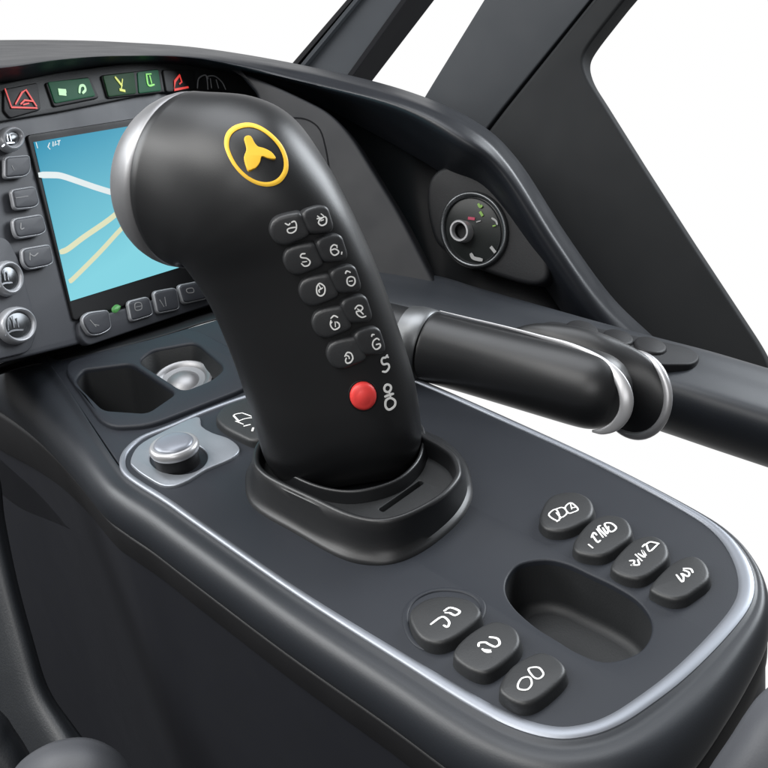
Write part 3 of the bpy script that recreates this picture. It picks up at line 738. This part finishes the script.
mb = MB(); rings = [[pf.w(q_, 0) for q_ in kb], [pf.w(q_, 0.011) for q_ in kb], [pf.w(q_, 0.0122) for q_ in inset(kb, .0006)], [pf.w(q_, 0.0122) for q_ in inset(kb, .0018)], [pf.w(q_, 0.011) for q_ in inset(kb, .0024)], [pf.w(q_, 0.003) for q_ in inset(kb, .0028)]]
mb.loft(rings).done('dial_tube', M_steel, dial)
MB().loft([[pf.w(q_, 0.0108) for q_ in inset(kb, .0022)], [pf.w(q_, 0.004) for q_ in inset(kb, .003)]], cap1=True).done('tube_bore', M_black, dial)
oD = (380, 150, 200 / 768)
glyphs('dial_mark', pf, [(2.2,[(378,208),(384,218),(390,214)]),(3.0,[(386,240),(392,250)]),(1.5,[(434,292),(442,290)])], oD, mat('dial_green', (.12,.22,.04), .4, emit=(.16,.30,.05), es=.4), dial, 0.0032, 3)
glyphs('dial_mark', pf, [(3.2,[(342,262),(360,264)])], oD, mat('dial_red', (.25,.02,.05), .4, emit=(.3,.02,.06), es=.4), dial, 0.0033, 3)
glyphs('dial_mark', pf, [(3.0,[(350,400),(360,415),(390,422)]),(3.5,[(428,375),(440,390)]),(1.6,[(430,262),(445,272),(450,285)]),(1.4,[(372,276),(385,272)])], oD, M_grey, dial, 0.0034, 3)

# ================================================================== RIGHT ARMREST BEAM
beam = thing('door_armrest', 'dark vinyl armrest beam running below the side window with a switch recess', 'armrest', P(764, 440, .95))
bx = [330, 430, 480, 540, 600, 660, 710, 764, 830, 900]
yt = [262, 276, 290, 307, 324, 340, 353, 369, 388, 408]
yb = [345, 362, 376, 394, 412, 431, 448, 466, 488, 512]
def brow(t, d): return [(x, a + (b_ - a) * t, 1.015 - (x - 430) * .00022 + d) for x, a, b_ in zip(bx, yt, yb)]
surf('beam_body', [brow(.3, .12), brow(-.02, .055), brow(.16, .022), brow(.34, .002), brow(.48, -.006), brow(.68, -.004), brow(.88, .008), brow(1.0, .028), brow(.96, .06)], M_bolst, beam, ku=4, kv=5, ang=80)
# recess with switches on the top face
def bpnt(x, t): 
    i = max(k for k in range(len(bx) - 1) if bx[k] <= x); f = (x - bx[i]) / (bx[i + 1] - bx[i])
    return yt[i] + (yt[i + 1] - yt[i]) * f + t * ((yb[i] - yt[i]) * (1 - f) + (yb[i + 1] - yt[i + 1]) * f)
pA = P(560, bpnt(560, .05), 1.015 - 130 * .00022 + .045); pB = P(690, bpnt(690, .05), 1.015 - 260 * .00022 + .045); pCc = P(620, bpnt(620, .34), 1.015 - 190 * .00022 + .002)
bn = (pB - pA).cross(pCc - pA).normalized()
if bn.dot(F) > 0: bn = -bn
bf = Frame(pA + bn * 0.0065, bn)
so = bf.many(rp([(530,328),(548,320),(600,328),(690,347),(702,356),(694,364),(660,364),(600,352),(545,340)], 8))
swp = plate_mb(bf, so, top=0.0, thick=0.012, bev=0.0015).done('switch_recess', M_wall, beam)
for cx, cy, rx, ry in ((582, 331, 17, 8), (618, 339, 16, 7), (650, 347, 17, 7.5)):
    pad_mb(bf, bf.many(ell(cx, cy, rx, ry, 14, 24)), 0.0022, bev=0.002, base=-0.001, dome=0.001).done('window_switch', M_black, swp)

# ================================================================== PILLARS
def prism(name, bot, top, m, parent=None, bev=0.0012, **k):
    rings = []
    for t in (0, .5, 1): rings.append([P(a[0] * (1 - t) + b_[0] * t, a[1] * (1 - t) + b_[1] * t, a[2] * (1 - t) + b_[2] * t) for a, b_ in zip(bot, top)])
    o_ = MB().loft(rings, cap0=True, cap1=True).done(name, m, parent, ang=30)
    md = o_.modifiers.new('bevel', 'BEVEL'); md.width = bev; md.segments = 3; md.limit_method = 'ANGLE'
    return o_
wp = thing('windshield_pillar', 'slim grey windscreen pillar with dark side face, left of the wide pillar', 'pillar', P(335, 80, 1.3))
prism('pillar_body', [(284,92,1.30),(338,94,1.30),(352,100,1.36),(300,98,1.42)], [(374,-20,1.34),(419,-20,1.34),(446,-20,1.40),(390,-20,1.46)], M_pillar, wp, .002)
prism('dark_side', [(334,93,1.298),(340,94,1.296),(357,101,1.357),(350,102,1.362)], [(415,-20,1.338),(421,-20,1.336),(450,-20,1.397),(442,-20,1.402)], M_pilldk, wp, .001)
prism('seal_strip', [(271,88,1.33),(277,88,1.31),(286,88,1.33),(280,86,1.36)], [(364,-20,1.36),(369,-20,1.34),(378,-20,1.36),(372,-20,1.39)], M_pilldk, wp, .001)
prism('chrome_bead', [(280,89,1.30),(284,90,1.29),(288,91,1.30),(284,90,1.31)], [(370,-20,1.335),(374,-20,1.33),(378,-20,1.335),(374,-20,1.35)], M_pillar, wp, .001)

ap = thing('window_frame_pillar', 'wide charcoal pillar joining the triangular side panel below the window', 'pillar', P(600, 330, 1.15))
apn = (C - P(560, 200, 1.0)).normalized() + R * -0.25 + UP * 0.15
af = Frame(P(560, 200, 1.20), apn)
plate_mb(af, af.many([(420,104),(432,84),(502,-30),(614.5,-30),(503,108),(486,130),(470,140)]), top=0, thick=0.03, bev=0.002).done('upper_trim', M_pillar, ap)
po = [(470,150),(488,132),(505.5,109),(617,-30),(650,-30),(622,3),(588,46),(582,60),(587,78),(600,98),(640,162),(690,240),(740,316),(759,345),(768,362),(775,400),(700,400),(560,370)]
po2 = rp(po, [1,1,1,1,1,4,24,16,12,8,8,8,8,14,10,4,4,4])
plate_mb(af, af.many([(470,120),(600,-30),(632,-30),(560,80),(490,150)]), top=-0.006, thick=0.01, bev=0.001).done('dark_gap_backing', M_pilldk, ap)  # near-black backing added behind both panels to draw a dark joint line
plate_mb(af, af.many(po2), top=0.001, thick=0.028, bev=0.003, seg=6).done('side_panel', mat('side_panel_trim', (0.011, 0.012, 0.013), 0.7, spec=.22, bump=0.02, bscale=1200, mottle=.05), ap)

# ================================================================== SEATS AND FLOOR-SIDE PARTS
seat = thing('front_seat', 'rounded grey leather seat cushion with a dark side shield at lower left', 'seat', P(70, 800, .75))
surf('cushion', [[(0,810,.80),(18,770,.78),(45,749,.765),(75,741,.76),(100,745,.76),(122,761,.765),(145,795,.78)],
                 [(0,830,.77),(18,790,.755),(45,770,.742),(75,763,.738),(100,768,.738),(125,785,.745),(150,820,.76)],
                 [(0,900,.75),(18,860,.74),(45,845,.73),(75,840,.727),(100,845,.728),(125,860,.735),(150,900,.75)]], M_seat, seat, ku=8, kv=6, ang=80, thick=.004)
surf('side_shield', [[(-40,430,.95),(-6,470,.93),(2,520,.92),(14,580,.91),(30,640,.90),(46,690,.89),(72,728,.87),(120,790,.84)],
                     [(-50,440,.93),(-22,475,.91),(-12,525,.90),(2,585,.89),(18,645,.88),(34,697,.87),(58,740,.855),(90,800,.83)],
                     [(-90,480,.94),(-60,520,.93),(-50,570,.925),(-40,630,.92),(-30,690,.91),(-10,740,.90),(20,780,.88),(50,840,.86)]], M_seatdk, seat, ku=6, kv=6, ang=80, thick=.004)
surf('seat_rail', [[(-40,680,.82),(0,714,.82),(12,730,.82),(26,752,.82),(50,800,.82)],
                   [(-50,700,.80),(-10,730,.80),(2,748,.80),(14,768,.80),(30,810,.80)],
                   [(-60,760,.80),(-30,780,.80),(-15,800,.80),(0,820,.80),(20,850,.80)]], M_seatdk, seat, ku=4, kv=4, ang=80, thick=.003)
seat2 = thing('passenger_seat', 'grey seat edge showing past the front right corner of the console', 'seat', P(770, 790, .72))
surf('cushion', [[(696,800,.60),(715,768,.595),(734,740,.59),(750,715,.588),(766,695,.59),(800,670,.60)],
                 [(712,815,.580),(732,782,.572),(752,752,.568),(768,728,.568),(784,712,.57),(815,690,.58)],
                 [(740,860,.575),(765,830,.565),(785,800,.56),(800,780,.56),(820,760,.565),(850,740,.575)]], M_seat, seat2, ku=6, kv=6, ang=80, thick=.004)

mk('floor', [Vector((-1.4, -1.6, -.46)), Vector((1.2, -1.6, -.46)), Vector((1.2, -.05, -.46)), Vector((-1.4, -.05, -.46))], [[0, 1, 2, 3]],
   mat('floor_carpet', (0.010, 0.010, 0.011), 0.95, bump=.6, bscale=300), None)['kind'] = 'structure'
# metal lid lying in the right bin
lid = thing('metal_lid', 'round bright metal lid lying in the right storage bin', 'lid', Z(184, 384, -.014))
lf_ = Frame(Z(184, 386, -.0155), UP * 1.0 + Vector((0.15, -.1, 0)), Vector((1, 0, 0)))
n = 40
mb = MB(); rings = []
for r, h in ((.0185, -.001), (.020, 0), (.0205, .0035), (.0200, .006), (.0185, .0068), (.0165, .0062), (.0150, .0045), (.011, .0042), (.009, .0060), (.005, .0078), (.001, .0082)):
    rings.append([lf_.w((math.cos(2 * math.pi * j / n) * r, math.sin(2 * math.pi * j / n) * r), h) for j in range(n)])
mb.loft(rings, cap0=True, cap1=True).done('lid_body', M_cap, lid)

# ================================================================== WORLD, LIGHTS, CAMERA
w = bpy.data.worlds.new('World'); scene.world = w; w.use_nodes = True
nt = w.node_tree; bg = nt.nodes['Background']
tc = nt.nodes.new('ShaderNodeTexCoord'); dp = nt.nodes.new('ShaderNodeVectorMath'); dp.operation = 'DOT_PRODUCT'
dp.inputs[1].default_value = tuple(F)
nt.links.new(tc.outputs['Generated'], dp.inputs[0])
mr = nt.nodes.new('ShaderNodeMapRange'); mr.interpolation_type = 'SMOOTHSTEP'
mr.inputs['From Min'].default_value = 0.70; mr.inputs['From Max'].default_value = 0.92
mr.inputs['To Min'].default_value = 0.16; mr.inputs['To Max'].default_value = 1.0
nt.links.new(dp.outputs['Value'], mr.inputs['Value'])
bg.inputs['Color'].default_value = (1, 1, 1, 1)
nt.links.new(mr.outputs['Result'], bg.inputs['Strength'])

def area_light(name, loc, target, size, power, col=(1, 1, 1), sy=None):
    l = bpy.data.lights.new(name, 'AREA'); l.energy = power; l.color = col; l.size = size
    if sy: l.shape = 'RECTANGLE'; l.size_y = sy
    o_ = bpy.data.objects.new(name, l); COL.objects.link(o_); o_.location = loc
    o_.rotation_euler = (Vector(target) - Vector(loc)).to_track_quat('-Z', 'Y').to_euler()
    return o_
ctr = Z(384, 450)
area_light('crest_softbox', ctr + Vector((-.72, -.45, .50)) * 1.7, ctr, .8, 17, (.95, .98, 1))
area_light('front_softbox', ctr - F * 1.5 + UP * .35 - R * .25, ctr, .8, 8, (1, 1, 1))
area_light('left_softbox', ctr - R * 1.45 - F * .35 + U * .55, ctr + U * .2, .35, 9, (1, .99, .97), sy=.9)
area_light('key_softbox', ctr + UP * 1.2 - R * .9 - F * .5, ctr, .9, 22, (1, .99, .97))
area_light('top_softbox', ctr + UP * 1.5 + F * .5, ctr + F * .3, .9, 14, (.93, .96, 1))
area_light('rim_softbox', ctr + UP * 1.1 + R * 1.1 + F * .9, ctr, .7, 22, (.9, .95, 1))

cd = bpy.data.cameras.new('camera'); cam = bpy.data.objects.new('camera', cd); COL.objects.link(cam)
cd.sensor_width = 36; cd.lens = 36 * FL / 768; cd.clip_start = .02; cd.clip_end = 50
rot = Matrix((R, U, -F)).transposed()
cam.matrix_world = Matrix.Translation(C) @ rot.to_4x4()
scene.camera = cam
scene.view_settings.view_transform = 'Standard'; scene.view_settings.look = 'None'
scene.view_settings.exposure = 0; scene.view_settings.gamma = 1
